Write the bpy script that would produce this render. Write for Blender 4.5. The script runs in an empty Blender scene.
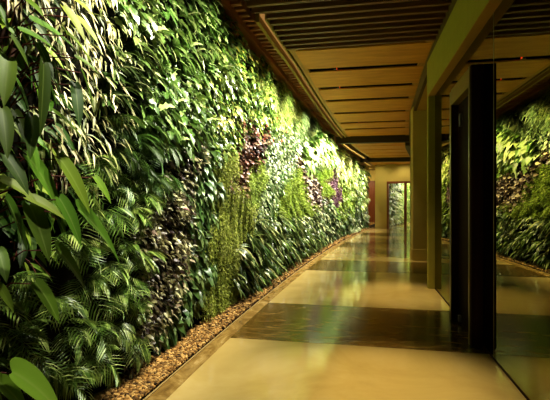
import bpy, math
import numpy as np
from mathutils import Vector, Matrix

rng = np.random.default_rng(11)
SC = bpy.context.scene
COL = SC.collection

# ------------------------------------------------------------------ place
# world X = t (across the corridor, + to the right), world Y = s (along it), Z up.  The corridor bends gently to the right.
CAM_H = 1.4
YAW = math.atan(86 / 435)

def tb(s):                      # foot of the planted wall
    return -1.92 + .0041 * s * s

def slope(s):
    return .0082 * s

def theta(s):                   # local x axis -> outward wall normal, local y axis -> along the wall
    return -math.atan(slope(s))

def zc(s):                      # height of the ceiling plane
    pts = [(-5, 3.85), (8, 3.85), (14.7, 3.5), (21, 3.22), (40, 3.1)]
    return float(np.interp(s, [p[0] for p in pts], [p[1] for p in pts]))

def tr(s):                      # right-hand edge of the ceiling panels
    pts = [(-5, 1.09), (5.2, 1.09), (7, 1.11), (8.7, 1.14), (11.7, 1.24), (15.6, 1.62), (20, 2.3), (23, 2.85), (32, 4.6)]
    return float(np.interp(s, [p[0] for p in pts], [p[1] for p in pts]))

# ------------------------------------------------------------------ small helpers
def lin(h):
    h = h.lstrip('#')
    out = []
    for i in (0, 2, 4):
        c = int(h[i:i + 2], 16) / 255
        out.append(c / 12.92 if c <= .04045 else ((c + .055) / 1.055) ** 2.4)
    return (*out, 1.0)

def tag(o, label=None, cat=None, group=None, kind=None):
    if label: o['label'] = label
    if cat: o['category'] = cat
    if group: o['group'] = group
    if kind: o['kind'] = kind
    return o

def link(name, me, mat=None, parent=None, loc=None, rot=None):
    o = bpy.data.objects.new(name, me)
    COL.objects.link(o)
    if mat is not None and me is not None and not me.materials:
        me.materials.append(mat)
    if parent is not None:
        o.parent = parent
    if loc is not None:
        o.location = loc
    if rot is not None:
        o.rotation_euler = rot
    return o

def empty(name, loc=(0, 0, 0), rz=0):
    o = bpy.data.objects.new(name, None)
    o.empty_display_size = .1
    COL.objects.link(o)
    o.location = loc
    o.rotation_euler = (0, 0, rz)
    return o

def mesh_np(name, V, F, smooth=False, data=None):
    """V (n,3) array, F a list of (m,3) / (m,4) index arrays."""
    me = bpy.data.meshes.new(name)
    V = np.asarray(V, dtype=np.float32)
    F = [np.asarray(f, dtype=np.int32) for f in F if len(f)]
    loops = np.concatenate([f.ravel() for f in F])
    tot = np.concatenate([np.full(len(f), f.shape[1], dtype=np.int32) for f in F])
    start = np.concatenate([[0], np.cumsum(tot)[:-1]]).astype(np.int32)
    me.vertices.add(len(V)); me.vertices.foreach_set('co', V.ravel())
    me.loops.add(len(loops)); me.loops.foreach_set('vertex_index', loops)
    me.polygons.add(len(tot)); me.polygons.foreach_set('loop_start', start); me.polygons.foreach_set('loop_total', tot)
    me.polygons.foreach_set('use_smooth', np.full(len(tot), smooth, dtype=bool))
    if data is not None:
        at = me.attributes.new('leafdata', 'FLOAT_COLOR', 'POINT')
        at.data.foreach_set('color', np.asarray(data, dtype=np.float32).ravel())
    me.update(calc_edges=True)
    me.validate()
    return me

class Solid:
    """boxes, bars along curves and tubes gathered into one mesh"""
    def __init__(self):
        self.v, self.f = [], []
    def add(self, V, F):
        b = len(self.v)
        self.v += [tuple(p) for p in V]
        self.f += [tuple(i + b for i in f) for f in F]
    def box(self, x0, x1, y0, y1, z0, z1):
        V = [(x0, y0, z0), (x1, y0, z0), (x1, y1, z0), (x0, y1, z0), (x0, y0, z1), (x1, y0, z1), (x1, y1, z1), (x0, y1, z1)]
        self.add(V, [(0, 3, 2, 1), (4, 5, 6, 7), (0, 1, 5, 4), (1, 2, 6, 5), (2, 3, 7, 6), (3, 0, 4, 7)])
        return self
    def run(self, f0, f1, z0, z1, s0, s1, n=24):
        """a bar following the corridor between t=f0(s) and t=f1(s); z0 and z1 may be functions too"""
        c = lambda g, s: g(s) if callable(g) else g
        V, F = [], []
        for i in range(n + 1):
            s = s0 + (s1 - s0) * i / n
            V += [(c(f0, s), s, c(z0, s)), (c(f1, s), s, c(z0, s)), (c(f1, s), s, c(z1, s)), (c(f0, s), s, c(z1, s))]
        for i in range(n):
            a, b = 4 * i, 4 * i + 4
            for k in range(4):
                F.append((a + k, b + k, b + (k + 1) % 4, a + (k + 1) % 4)[::-1])
        F.append((0, 1, 2, 3)); F.append((4 * n + 3, 4 * n + 2, 4 * n + 1, 4 * n))
        self.add(V, F)
        return self
    def tube(self, pts, r0, r1=None, k=6):
        r1 = r0 if r1 is None else r1
        pts = [Vector(p) for p in pts]
        V, F = [], []
        for i, p in enumerate(pts):
            d = (pts[min(i + 1, len(pts) - 1)] - pts[max(i - 1, 0)]).normalized()
            a = d.orthogonal().normalized(); b = d.cross(a)
            r = r0 + (r1 - r0) * i / max(len(pts) - 1, 1)
            for j in range(k):
                w = 2 * math.pi * j / k
                V.append(tuple(p + a * (r * math.cos(w)) + b * (r * math.sin(w))))
        for i in range(len(pts) - 1):
            for j in range(k):
                F.append((i * k + j, i * k + (j + 1) % k, (i + 1) * k + (j + 1) % k, (i + 1) * k + j))
        F.append(tuple(range(k))[::-1]); F.append(tuple((len(pts) - 1) * k + j for j in range(k)))
        self.add(V, F)
        return self
    def build(self, name, mat, parent=None, kind=None, smooth=False, bevel=0, loc=None, rot=None):
        me = bpy.data.meshes.new(name)
        me.from_pydata(self.v, [], self.f)
        if smooth:
            me.polygons.foreach_set('use_smooth', np.full(len(me.polygons), True, dtype=bool))
        me.update()
        o = link(name, me, mat, parent, loc, rot)
        if kind: o['kind'] = kind
        if bevel:
            m = o.modifiers.new('edge', 'BEVEL'); m.width = bevel; m.segments = 2; m.limit_method = 'ANGLE'
        return o

# ------------------------------------------------------------------ materials
def nodes(name):
    m = bpy.data.materials.new(name); m.use_nodes = True
    nt = m.node_tree; nt.nodes.clear()
    out = nt.nodes.new('ShaderNodeOutputMaterial')
    return m, nt, out

def ramp(nt, cols, fac=None, pos=None):
    r = nt.nodes.new('ShaderNodeValToRGB')
    e = r.color_ramp.elements
    while len(e) < len(cols): e.new(.5)
    for i, c in enumerate(cols):
        e[i].position = pos[i] if pos else i / (len(cols) - 1)
        e[i].color = lin(c)
    if fac is not None: nt.links.new(fac, r.inputs[0])
    return r

def bsdf(nt, out, rough=.5, spec=.5, metal=0):
    b = nt.nodes.new('ShaderNodeBsdfPrincipled')
    b.inputs['Roughness'].default_value = rough
    b.inputs['Specular IOR Level'].default_value = spec
    b.inputs['Metallic'].default_value = metal
    nt.links.new(b.outputs[0], out.inputs[0])
    return b

def mat_plain(name, col, rough=.5, spec=.5, metal=0, vary=.12, scale=6):
    m, nt, out = nodes(name)
    b = bsdf(nt, out, rough, spec, metal)
    tc = nt.nodes.new('ShaderNodeTexCoord')
    n = nt.nodes.new('ShaderNodeTexNoise'); n.inputs['Scale'].default_value = scale; n.inputs['Detail'].default_value = 4
    nt.links.new(tc.outputs['Object'], n.inputs['Vector'])
    h = nt.nodes.new('ShaderNodeHueSaturation'); h.inputs['Color'].default_value = lin(col)
    mr = nt.nodes.new('ShaderNodeMapRange'); mr.inputs['To Min'].default_value = 1 - vary; mr.inputs['To Max'].default_value = 1 + vary
    nt.links.new(n.outputs['Fac'], mr.inputs[0]); nt.links.new(mr.outputs[0], h.inputs['Value'])
    nt.links.new(h.outputs[0], b.inputs['Base Color'])
    return m

def mat_wood(name, cols, rough=.45, along='x', stretch=14, spec=.4, scale=1.2):
    """grain that runs along one world axis"""
    m, nt, out = nodes(name)
    b = bsdf(nt, out, rough, spec)
    tc = nt.nodes.new('ShaderNodeTexCoord')
    mp = nt.nodes.new('ShaderNodeMapping')
    sc = {'x': (1, stretch, stretch), 'y': (stretch, 1, stretch), 'z': (stretch, stretch, 1)}[along]
    mp.inputs['Scale'].default_value = sc
    nt.links.new(tc.outputs['Object'], mp.inputs[0])
    n = nt.nodes.new('ShaderNodeTexNoise'); n.inputs['Scale'].default_value = scale; n.inputs['Detail'].default_value = 6; n.inputs['Roughness'].default_value = .6
    nt.links.new(mp.outputs[0], n.inputs['Vector'])
    r = ramp(nt, cols, n.outputs['Fac'], [.25 + .5 * i / (len(cols) - 1) for i in range(len(cols))])
    nt.links.new(r.outputs[0], b.inputs['Base Color'])
    bp = nt.nodes.new('ShaderNodeBump'); bp.inputs['Strength'].default_value = .08
    nt.links.new(n.outputs['Fac'], bp.inputs['Height']); nt.links.new(bp.outputs[0], b.inputs['Normal'])
    return m

def mat_marble(name, cols, pos, scale=1.6, distort=1.2, rough=.1, stretch=(1, 1, 1), bump=0.0, spec=.5):
    m, nt, out = nodes(name)
    b = bsdf(nt, out, rough, spec)
    tc = nt.nodes.new('ShaderNodeTexCoord'); mp = nt.nodes.new('ShaderNodeMapping'); mp.inputs['Scale'].default_value = stretch
    nt.links.new(tc.outputs['Object'], mp.inputs[0])
    n = nt.nodes.new('ShaderNodeTexNoise'); n.inputs['Scale'].default_value = scale; n.inputs['Detail'].default_value = 9
    n.inputs['Roughness'].default_value = .62; n.inputs['Distortion'].default_value = distort
    nt.links.new(mp.outputs[0], n.inputs['Vector'])
    r = ramp(nt, cols, n.outputs['Fac'], pos)
    nt.links.new(r.outputs[0], b.inputs['Base Color'])
    # worn polish: the sheen is uneven
    n2 = nt.nodes.new('ShaderNodeTexNoise'); n2.inputs['Scale'].default_value = 2.2; n2.inputs['Detail'].default_value = 4
    nt.links.new(tc.outputs['Object'], n2.inputs['Vector'])
    mr = nt.nodes.new('ShaderNodeMapRange'); mr.inputs['To Min'].default_value = rough * .6; mr.inputs['To Max'].default_value = rough * 1.5
    nt.links.new(n2.outputs['Fac'], mr.inputs[0]); nt.links.new(mr.outputs[0], b.inputs['Roughness'])
    n3 = nt.nodes.new('ShaderNodeTexNoise'); n3.inputs['Scale'].default_value = 3.0; n3.inputs['Detail'].default_value = 2
    nt.links.new(tc.outputs['Object'], n3.inputs['Vector'])
    bp = nt.nodes.new('ShaderNodeBump'); bp.inputs['Strength'].default_value = .03 + bump; bp.inputs['Distance'].default_value = .02
    nt.links.new((n if bump else n3).outputs['Fac'], bp.inputs['Height']); nt.links.new(bp.outputs[0], b.inputs['Normal'])
    return m

def mat_leaf(name, cols, rough=.38, spec=.45, trans=.22, rib=.35, ribcol='d8e0a0', hue=.015, warm=(1.04, 1.0, .74)):
    m, nt, out = nodes(name)
    rough += .02
    at = nt.nodes.new('ShaderNodeAttribute'); at.attribute_name = 'leafdata'
    sp = nt.nodes.new('ShaderNodeSeparateColor'); nt.links.new(at.outputs['Color'], sp.inputs[0])
    r = ramp(nt, cols, sp.outputs[0])
    for e in r.color_ramp.elements: e.color = tuple(e.color[i] * warm[i] for i in range(3)) + (1,)
    oi = nt.nodes.new('ShaderNodeObjectInfo')
    hs = nt.nodes.new('ShaderNodeHueSaturation')
    mh = nt.nodes.new('ShaderNodeMapRange'); mh.inputs['To Min'].default_value = .5 - hue; mh.inputs['To Max'].default_value = .5 + hue
    mv = nt.nodes.new('ShaderNodeMapRange'); mv.inputs['To Min'].default_value = .82; mv.inputs['To Max'].default_value = 1.18
    nt.links.new(oi.outputs['Random'], mh.inputs[0]); nt.links.new(oi.outputs['Random'], mv.inputs[0])
    nt.links.new(mh.outputs[0], hs.inputs['Hue']); nt.links.new(mv.outputs[0], hs.inputs['Value']); nt.links.new(r.outputs[0], hs.inputs['Color'])
    mr = nt.nodes.new('ShaderNodeMapRange'); mr.inputs['From Min'].default_value = .0; mr.inputs['From Max'].default_value = .16
    mr.inputs['To Min'].default_value = rib; mr.inputs['To Max'].default_value = 0
    nt.links.new(sp.outputs[1], mr.inputs[0])
    mx = nt.nodes.new('ShaderNodeMix'); mx.data_type = 'RGBA'
    nt.links.new(mr.outputs[0], mx.inputs['Factor']); nt.links.new(hs.outputs[0], mx.inputs['A']); mx.inputs['B'].default_value = lin(ribcol)
    b = nt.nodes.new('ShaderNodeBsdfPrincipled')
    b.inputs['Roughness'].default_value = rough; b.inputs['Specular IOR Level'].default_value = spec
    nt.links.new(mx.outputs['Result'], b.inputs['Base Color'])
    t = nt.nodes.new('ShaderNodeBsdfTranslucent'); nt.links.new(mx.outputs['Result'], t.inputs['Color'])
    s = nt.nodes.new('ShaderNodeMixShader'); s.inputs[0].default_value = trans
    nt.links.new(b.outputs[0], s.inputs[1]); nt.links.new(t.outputs[0], s.inputs[2]); nt.links.new(s.outputs[0], out.inputs[0])
    return m

def mat_emit(name, col, strength):
    m, nt, out = nodes(name)
    e = nt.nodes.new('ShaderNodeEmission'); e.inputs['Color'].default_value = lin(col); e.inputs['Strength'].default_value = strength
    nt.links.new(e.outputs[0], out.inputs[0])
    return m

def mat_glass(name, refl, through, fac):
    """tinted, strongly reflective glazing"""
    m, nt, out = nodes(name)
    g = nt.nodes.new('ShaderNodeBsdfGlossy'); g.inputs['Roughness'].default_value = .0; g.inputs['Color'].default_value = lin(refl)
    t = nt.nodes.new('ShaderNodeBsdfTransparent'); t.inputs['Color'].default_value = lin(through)
    s = nt.nodes.new('ShaderNodeMixShader'); s.inputs[0].default_value = fac
    nt.links.new(t.outputs[0], s.inputs[1]); nt.links.new(g.outputs[0], s.inputs[2]); nt.links.new(s.outputs[0], out.inputs[0])
    return m

M = {
    'cream': mat_marble('cream marble', ['b0985a', 'c2aa68', 'ceb87c'], [.25, .5, .75], 1.1, .8, .09, (1, 1, 1), 0, .9),
    'brown': mat_marble('brown marble', ['43350f', '675020', '7a602b', 'ab9356'], [.25, .45, .58, .72], 1.6, 2.2, .10, (1.2, 3.5, 1), .08, .9),
    'border': mat_marble('veined border marble', ['5a4520', '8a6e38', 'a1864c', 'cdb680'], [.25, .45, .58, .74], 2.2, 1.6, .22, (2.5, 1.4, 1), .1),
    'joint': mat_plain('light stone edge', 'a08a55', .4),
    'soil': mat_plain('dark soil', '2a1d0e', .9, .2, 0, .4, 20),
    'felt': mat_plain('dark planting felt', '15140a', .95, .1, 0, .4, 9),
    'slat': mat_wood('dark slat wood', ['5e3a1a', '784e24', '8e6032'], .5, 'x', 12),
    'slatred': mat_wood('reddish slat wood', ['8e5a34', 'aa7048', 'be8254'], .45, 'x', 12),
    'trim': mat_wood('walnut trim', ['a06a40', 'b67c4e', 'c88e5e'], .4, 'y', 12),
    'ply': mat_wood('pale ply panel', ['b87a1e', 'cc8c28', 'dc9c36'], .5, 'x', 5, .3, 2.0),
    'plystrip': mat_wood('ply edge strip', ['9a6e26', 'b08030', 'c08e3a'], .5, 'y', 6, .3, 2.0),
    'cavity': mat_plain('dark ceiling void', '120b06', .9, .1),
    'beam': mat_wood('dark ceiling beam', ['2c200e', '3a2b14', '46351a'], .5, 'x', 10),
    'plaster': mat_plain('olive plaster', 'aaa042', .75, .2, 0, .1, 9),
    'plaster_warm': mat_plain('warm plaster', 'b8a45c', .75, .2, 0, .06, 3),
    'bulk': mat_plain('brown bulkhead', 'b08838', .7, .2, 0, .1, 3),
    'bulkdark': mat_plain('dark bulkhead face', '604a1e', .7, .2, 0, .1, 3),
    'brass': mat_plain('olive bronze frame', '8a7830', .4, .5, .25, .05, 4),
    'darkwood': mat_wood('near black door wood', ['21140c', '2c1a10', '362115'], .7, 'z', 16, .04),
    'doorwood': mat_wood('red brown door wood', ['5c2f14', '74401e', '854d27'], .4, 'z', 16, .4),
    'steel': mat_plain('brushed steel', 'a0a0a0', .3, .5, .9),
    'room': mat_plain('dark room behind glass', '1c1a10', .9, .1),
    'trough': mat_plain('trough lining', 'a8924c', .6, .3, 0, .08, 4),
    'led': mat_emit('warm strip light', 'e0a860', .55),
    'led_far': mat_emit('warm bright strip light', 'fff0c8', 9),
    'red': mat_emit('red indicator', 'ff5020', 2.5),
    'glass': mat_glass('olive reflective glass', 'c3bc88', '5a5630', .62),
    'clear': mat_glass('clear door glass', 'e8e8e0', 'e6e8dc', .1),
    'lampbody': mat_plain('black lamp housing', '101010', .5),
    'lamplens': mat_emit('lamp lens', 'fff0d0', 12),
    'stemred': mat_plain('red brown stem', '5a2414', .6, .3, 0, .25, 20),
    'stemgreen': mat_plain('green stem', '3c4a1a', .6, .3, 0, .2, 20),
    'bark': mat_plain('brown climbing stem', '3a2212', .85, .2, 0, .4, 25),
    'bloom': mat_plain('scarlet bloom', 'c02a28', .5, .4, 0, .15, 20),
}
def mat_pebble():
    m, nt, out = nodes('brown pebbles')
    b = bsdf(nt, out, .7, .3)
    at = nt.nodes.new('ShaderNodeAttribute'); at.attribute_name = 'leafdata'
    sp = nt.nodes.new('ShaderNodeSeparateColor'); nt.links.new(at.outputs['Color'], sp.inputs[0])
    r = ramp(nt, ['2e1e0a', '7a5826', 'a88040', 'd0ac68', '5c421c'], sp.outputs[0])
    nt.links.new(r.outputs[0], b.inputs['Base Color'])
    return m
M['pebble'] = mat_pebble()
L = {
    'phil': mat_leaf('philodendron leaf', ['2c4714', '4a6c22', '6f9434', 'a3b64e'], .45, .2, .3, .3, 'a8bc68'),
    'narrow': mat_leaf('narrow pale leaf', ['46582a', '84905a', 'c4c29c', 'f0ead6'], .4, .45, .3, .1),
    'palm': mat_leaf('parlour palm leaf', ['263e1a', '52722e', '8eaa5c', 'd8e0b0'], .32, .6, .2, .1),
    'dpalm': mat_leaf('dark palm leaf', ['22380f', '3a5a20', '5c7c34'], .4, .4, .2, .1),
    'strap': mat_leaf('dark strap leaf', ['1f3512', '3b5622', '66804a', 'b8c49a'], .3, .6, .2, .2),
    'lobed': mat_leaf('pale lobed leaf', ['2c4a1a', '4e6e30', '7e9a5c', 'b8c898'], .32, .7, .25, .3),
    'inch': mat_leaf('purple striped leaf', ['2a1a20', '4a4030', '6c6a4c', 'c0c0a4', '74485c'], .35, .5, .15, .2, '3a2030', .015, (1.05, 1, .8)),
    'dheart': mat_leaf('dark heart leaf', ['20381a', '3a5a2a', '587848', '84986c'], .32, .6, .2, .25, '8aa070'),
    'pothos': mat_leaf('bright vine leaf', ['2a4a14', '48742a', '74983e', 'b4cc84', 'b4a44a'], .32, .7, .3, .2),
    'grassy': mat_leaf('pale grassy leaf', ['4c6c28', '86a450', 'bccc84', 'e4ecc0'], .4, .4, .35, .1),
    'strand': mat_leaf('trailing strand leaf', ['56681e', '86963c', 'b4be68', 'dce0ac'], .5, .3, .25, .05),
    'red': mat_leaf('dark red leaf', ['241414', '3c221c', '6a3826', 'a8907c'], .4, .5, .12, .15, '7a4838', .015, (1.05, 1, .8)),
    'moss': mat_leaf('lime club moss', ['587826', '82a23e', 'a8c25c', 'cad888'], .5, .3, .35, .05),
    'mossdull': mat_leaf('olive club moss', ['5a6e2c', '869a48', 'acbc68', 'ccd890'], .5, .3, .3, .05),
    'silver': mat_leaf('silvery leaf', ['26401c', '4c6c3a', '88a276', 'ccd6bc'], .3, .8, .2, .15),
    'lily': mat_leaf('lily leaf', ['243a18', '44622c', '7c9458', 'd0d6ac'], .3, .55, .2, .2),
    'hred': mat_leaf('heuchera leaf', ['2e1c1c', '4e3a34', '8a7a6c', 'c4b8a8'], .4, .4, .15, .25, '3a1c1c', .015, (1.05, 1, .8)),
    'gfern': mat_leaf('grey green fern', ['44583a', '6a8056', '93a57c'], .5, .3, .25, .05),
    'broad': mat_leaf('broad bright leaf', ['2e5420', '5a8038', '9ab474', 'd8e2bc'], .35, .5, .3, .25),
    'grey': mat_leaf('grey leaf', ['5a5c3a', '84805a', 'a8a07a'], .5, .3, .2, .05),
    'purple': mat_leaf('purple leaf', ['3e2430', '6e4c60', 'a886a0'], .45, .4, .2, .1, 'd8c0d0', .015, (1.05, 1, .9)),
    'pale': mat_leaf('pale far leaf', ['7c9a4a', 'b0c47c', 'dce4b8', 'f2f2dc'], .4, .4, .3, .1),
    'lime': mat_leaf('lime far leaf', ['567a20', '86a83c', 'b0c868'], .4, .4, .3, .1),
    'far': mat_leaf('far mixed leaf', ['2c4a1c', '5a7c34', '94ac64', 'd0d8ac'], .4, .4, .25, .1),
    'fardark': mat_leaf('far dark leaf', ['1a2e14', '3a5428', '6c825a', 'b8c0a4'], .4, .4, .2, .1),
}

# ------------------------------------------------------------------ the setting
S0, S1 = -2.2, 31.0
inner = lambda s: tb(s) + .545
# floor
Solid().box(-6, 9, S0, S1, -.12, -.004).build('floor', M['cream'], kind='structure')
fl = Solid(); fl.run(inner, lambda s: max(6.0, tb(s) + 8), -.004, 0, S0, S1, 60); fl.build('floor_cream', M['cream'], kind='structure')
for i, (a, b) in enumerate([(-.2, 1.35), (4.25, 5.8), (8.65, 10.2), (13.05, 14.6), (17.45, 19.0), (21.85, 23.4)]):
    Solid().run(inner, lambda s: max(6.0, tb(s) + 8), 0, .002, a, b, 8).build('floor_band_%d' % (i + 1), M['brown'], kind='structure')
Solid().run(lambda s: tb(s) + .415, inner, -.004, .0025, S0, S1, 60).build('floor_border', M['border'], kind='structure')
Solid().run(lambda s: tb(s) + .40, lambda s: tb(s) + .415, -.004, .012, S0, S1, 60).build('trim_1', M['joint'], kind='structure')
Solid().run(lambda s: tb(s) - .1, lambda s: tb(s) + .40, -.004, .004, S0, S1, 60).build('floor_soil', M['soil'], kind='structure')
# thin joint lines of the cream slabs, laid with the slabs
# planted wall backing
lean = lambda s, z: 0
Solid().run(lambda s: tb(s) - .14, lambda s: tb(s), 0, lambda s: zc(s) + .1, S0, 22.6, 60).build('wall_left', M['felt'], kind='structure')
# walnut board that caps the planting, then slats, light trough, slats, ply panels
EDGE = .21
Solid().run(lambda s: tb(s) + .0, lambda s: tb(s) + EDGE, lambda s: zc(s) - .10, lambda s: zc(s) + .02, S0, 22.0, 60).build('trim_2', M['trim'], kind='structure')
TROUGH0, TROUGH1 = .38, .54
g = Solid()
s = -1.9
while s < 14.55:
    a, b = tb(s) + EDGE, tb(s) + TROUGH0
    g.run(lambda q: tb(q) + EDGE, lambda q: tb(q) + TROUGH0 - (.004 if q > 5.7 else .03), zc(s) - .02, zc(s) + .10, s, s + .07, 1)
    s += .165
g.build('ceiling_slat_edge', M['slatred'], kind='structure')
g = Solid()
s = -1.9
while s < 6.95:
    g.run(lambda q: tb(q) + (TROUGH1 + .004 if q > 5.5 else TROUGH0 + .02), lambda q: tr(q), zc(s) - .02, zc(s) + .14, s, s + .06, 1)
    s += .205
g.build('ceiling_slat_field', M['slat'], kind='structure')
Solid().box(-3, 9, S0, 33, 4.1, 4.2).build('ceiling', M['cavity'], kind='structure')

def panels(stops, z, left, right, mat, gap, start, names):
    for i in range(len(stops) - 1):
        a, b = stops[i] + gap / 2, stops[i + 1] - gap / 2
        g = Solid().run(lambda q: left(q) + .10, lambda q: right(q) - .02, z, lambda q: (z(q) if callable(z) else z) + .022, a, b, 6)
        g.build('ceiling_panel_%d' % (names + i), mat, kind='structure')
    g = Solid()                                     # the strips that tie the panels at both ends
    g.run(lambda q: left(q) + .02, lambda q: left(q) + .14, lambda q: (z(q) if callable(z) else z) + .004, lambda q: (z(q) if callable(z) else z) + .05, stops[0], stops[-1], 16)
    g.run(lambda q: right(q) - .12, lambda q: right(q), lambda q: (z(q) if callable(z) else z) + .004, lambda q: (z(q) if callable(z) else z) + .05, stops[0], stops[-1], 16)
    g.build('ceiling_edge_%d' % names, M['plystrip'], kind='structure')
tleft = lambda q: tb(q) + TROUGH1
panels([7.02, 8.2, 9.33, 10.3, 11.5, 12.65, 13.5, 14.7], zc, tleft, tr, M['ply'], .18, 7.0, 1)
Z2, Z3 = 3.3, 3.13
panels([14.95, 15.6, 16.85, 18.1, 19.3, 20.2], Z2, lambda q: tb(q) + .62, lambda q: tr(q) - .12, M['ply'], .16, 14.9, 11)
panels([20.4, 21.3, 22.3], Z3, lambda q: tb(q) + .5, lambda q: tr(q), M['ply'], .06, 20.4, 21)
# cross beams where the ceiling steps down
Solid().run(lambda q: tb(q) + EDGE, lambda q: tr(q), Z2 - .0, lambda q: 4.1, 14.72, 14.95, 1).build('trim_3', M['beam'], kind='structure')
Solid().run(lambda q: tb(q) + EDGE, lambda q: tr(q) + .3, Z3 + .0, lambda q: 4.1, 20.2, 20.4, 1).build('trim_4', M['beam'], kind='structure')
Solid().run(lambda q: tr(q) - .12, lambda q: tr(q) + .02, Z2 - .1, Z2 + .3, 14.95, 20.2, 10).build('trim_5', M['beam'], kind='structure')
# bulkhead along the right of the ceiling: dark upright face, brown underside
bz = lambda q: zc(q) - (.26 if q < 13 else .2)
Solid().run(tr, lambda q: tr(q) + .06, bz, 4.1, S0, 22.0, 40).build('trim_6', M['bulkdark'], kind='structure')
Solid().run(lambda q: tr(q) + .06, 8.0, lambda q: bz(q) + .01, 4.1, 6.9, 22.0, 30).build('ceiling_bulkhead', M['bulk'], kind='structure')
# fascia and beam over the glass wall
GT = 1.14
Solid().box(1.165, 1.35, S0, 7.33, 3.04, 4.1).build('wall_right_fascia', M['plaster'], kind='structure')
Solid().box(1.04, 1.165, S0, 7.33, 3.055, 3.60).build('trim_7', M['plaster'], kind='structure')
Solid().box(1.04, 1.32, S0, 7.33, 3.04, 3.055).build('trim_8', M['bulk'], kind='structure')
Solid().box(1.04, 1.30, 7.2, 7.33, 0, 3.04).build('trim_9', M['plaster'], kind='structure', bevel=.006)
Solid().box(GT, GT + .02, S0, 7.2, 0, .025).build('trim_10', M['darkwood'], kind='structure')
# glass wall in two sheets with a bronze joint between them
for i, (a, b) in enumerate([(S0, 4.10), (4.112, 7.2)]):
    Solid().box(GT, GT + .012, a, b, .025, 3.04).build('window_%d' % (i + 1), M['glass'], kind='structure')
Solid().box(GT - .002, GT + .014, 4.10, 4.112, .025, 3.04).build('trim_11', M['brass'], kind='structure')
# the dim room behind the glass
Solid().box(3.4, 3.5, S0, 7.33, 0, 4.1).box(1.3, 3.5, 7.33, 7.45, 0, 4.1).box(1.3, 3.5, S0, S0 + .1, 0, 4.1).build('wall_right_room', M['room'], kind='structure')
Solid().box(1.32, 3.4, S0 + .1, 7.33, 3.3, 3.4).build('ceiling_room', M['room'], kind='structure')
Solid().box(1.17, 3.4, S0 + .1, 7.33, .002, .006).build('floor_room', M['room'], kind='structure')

# doorway set into the glass wall: two deep dark jambs, bronze edges, a head, a dark leaf
D0, D1 = 4.42, 5.36
fr = Solid().box(1.03, GT - .002, D0, D0 + .085, 0, 2.69).box(1.03, GT - .002, D1, D1 + .06, 0, 2.66)
door = fr.build('door_1', M['darkwood'], kind='structure', bevel=.004)
Solid().box(1.026, GT - .002, D0 + .086, D1 - .001, 2.5, 2.68).build('door_head', M['brass'], door)
Solid().box(1.024, 1.031, D0 + .055, D0 + .10, 0, 2.69).box(1.024, 1.031, D1 - .002, D1 + .062, 0, 2.66).build('door_edge_strip', M['brass'], door)
leaf = Solid().box(1.105, GT - .004, D0 + .09, D1 - .004, .01, 2.5).build('door_leaf', M['darkwood'], door)
Solid().box(1.075, 1.105, 5.18, 5.24, .03, .10).build('floor_pivot', M['steel'], leaf)
Solid().box(1.075, 1.105, 5.12, 5.17, 2.22, 2.36).build('top_latch', M['steel'], leaf)

# pier and far right wall
Solid().box(1.18, 2.6, 10.5, 11.0, 0, 3.56).build('wall_right_pier', M['plaster_warm'], kind='structure')
Solid().box(1.165, 2.6, 10.485, 11.0, 0, .26).build('baseboard_right', M['plaster_warm'], kind='structure', bevel=.006)
Solid().box(2.6, 2.7, 7.45, 10.5, 0, 3.7).build('wall_right_recess', M['plaster_warm'], kind='structure')
Solid().run(lambda q: tr(q) + .42, lambda q: tr(q) + .6, 0, 4.05, 11.0, 21.9, 30).build('wall_right_far', M['plaster_warm'], kind='structure')
fr = Solid().box(1.365, 1.80, 12.62, 12.80, 0, 2.5)
fr.build('door_3', M['darkwood'], kind='structure')
Solid().box(-2.6, 3.5, S0 - .12, S0, 0, 4.1).build('wall_back', M['plaster_warm'], kind='structure')

# end wall with its framed glazed opening, square to the bend of the corridor
root = empty('wall_end', (.68, 21.94, 0), theta(22)); root['kind'] = 'structure'
W = 3.6
O0, O1, OH = .56, 1.84, 2.30           # opening along the wall
w = Solid().box(0, O0, 0, .22, 0, 3.5).box(O1, W, 0, .22, 0, 3.5).box(O0, O1, 0, .22, OH, 3.5)
w.build('wall_face', M['plaster_warm'], root)
dr = empty('door_4', (.68, 21.94, 0), theta(22)); dr['kind'] = 'structure'
Solid().box(O0, O0 + .09, -.02, .24, 0, OH).box(O1 - .09, O1, -.02, .24, 0, OH).box(O0, O1, -.02, .24, OH - .09, OH).build('door_frame', M['doorwood'], dr)
Solid().box(O0 + .81, O0 + .93, .02, .12, 0, OH - .09).build('door_stile', M['doorwood'], dr)
Solid().box(O0 + .09, O0 + .81, .06, .07, .02, OH - .09).build('door_pane', M['clear'], dr)
Solid().box(O0 + .93, O1 - .09, .06, .07, .02, OH - .09).build('door_pane', M['clear'], dr)
# wall with the red brown door beyond the end of the planting
Solid().box(-2.6, 1.7, 28.4, 28.6, 0, 4.1).build('wall_far', M['plaster_warm'], kind='structure')
d2 = Solid().box(-.25, -.17, 28.33, 28.41, 0, 2.62).box(.80, .88, 28.33, 28.41, 0, 2.62).box(-.25, .88, 28.33, 28.41, 2.54, 2.62).build('door_2', M['doorwood'], kind='structure')
lf = Solid().box(-.17, .80, 28.37, 28.4, .01, 2.54).build('door_leaf', M['doorwood'], d2)
Solid().tube([(-.08, 28.36, 1.0), (-.08, 28.31, 1.0), (.04, 28.31, 1.0)], .012).build('door_handle', M['steel'], lf)
Solid().box(-2.6, .0, 22.62, 22.7, 0, 4.1).build('wall_left_return', M['plaster_warm'], kind='structure')
Solid().box(-2.6, 9, 22.5, 31, 3.3, 3.4).build('ceiling_far', M['plaster_warm'], kind='structure')
Solid().run(lambda q: 1.53 + (q - 24.16) * .339 - .14, lambda q: 1.53 + (q - 24.16) * .339 - .02, 0, 3.3, 23.4, 30.9, 6).build('wall_left_beyond', M['felt'], kind='structure')

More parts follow.
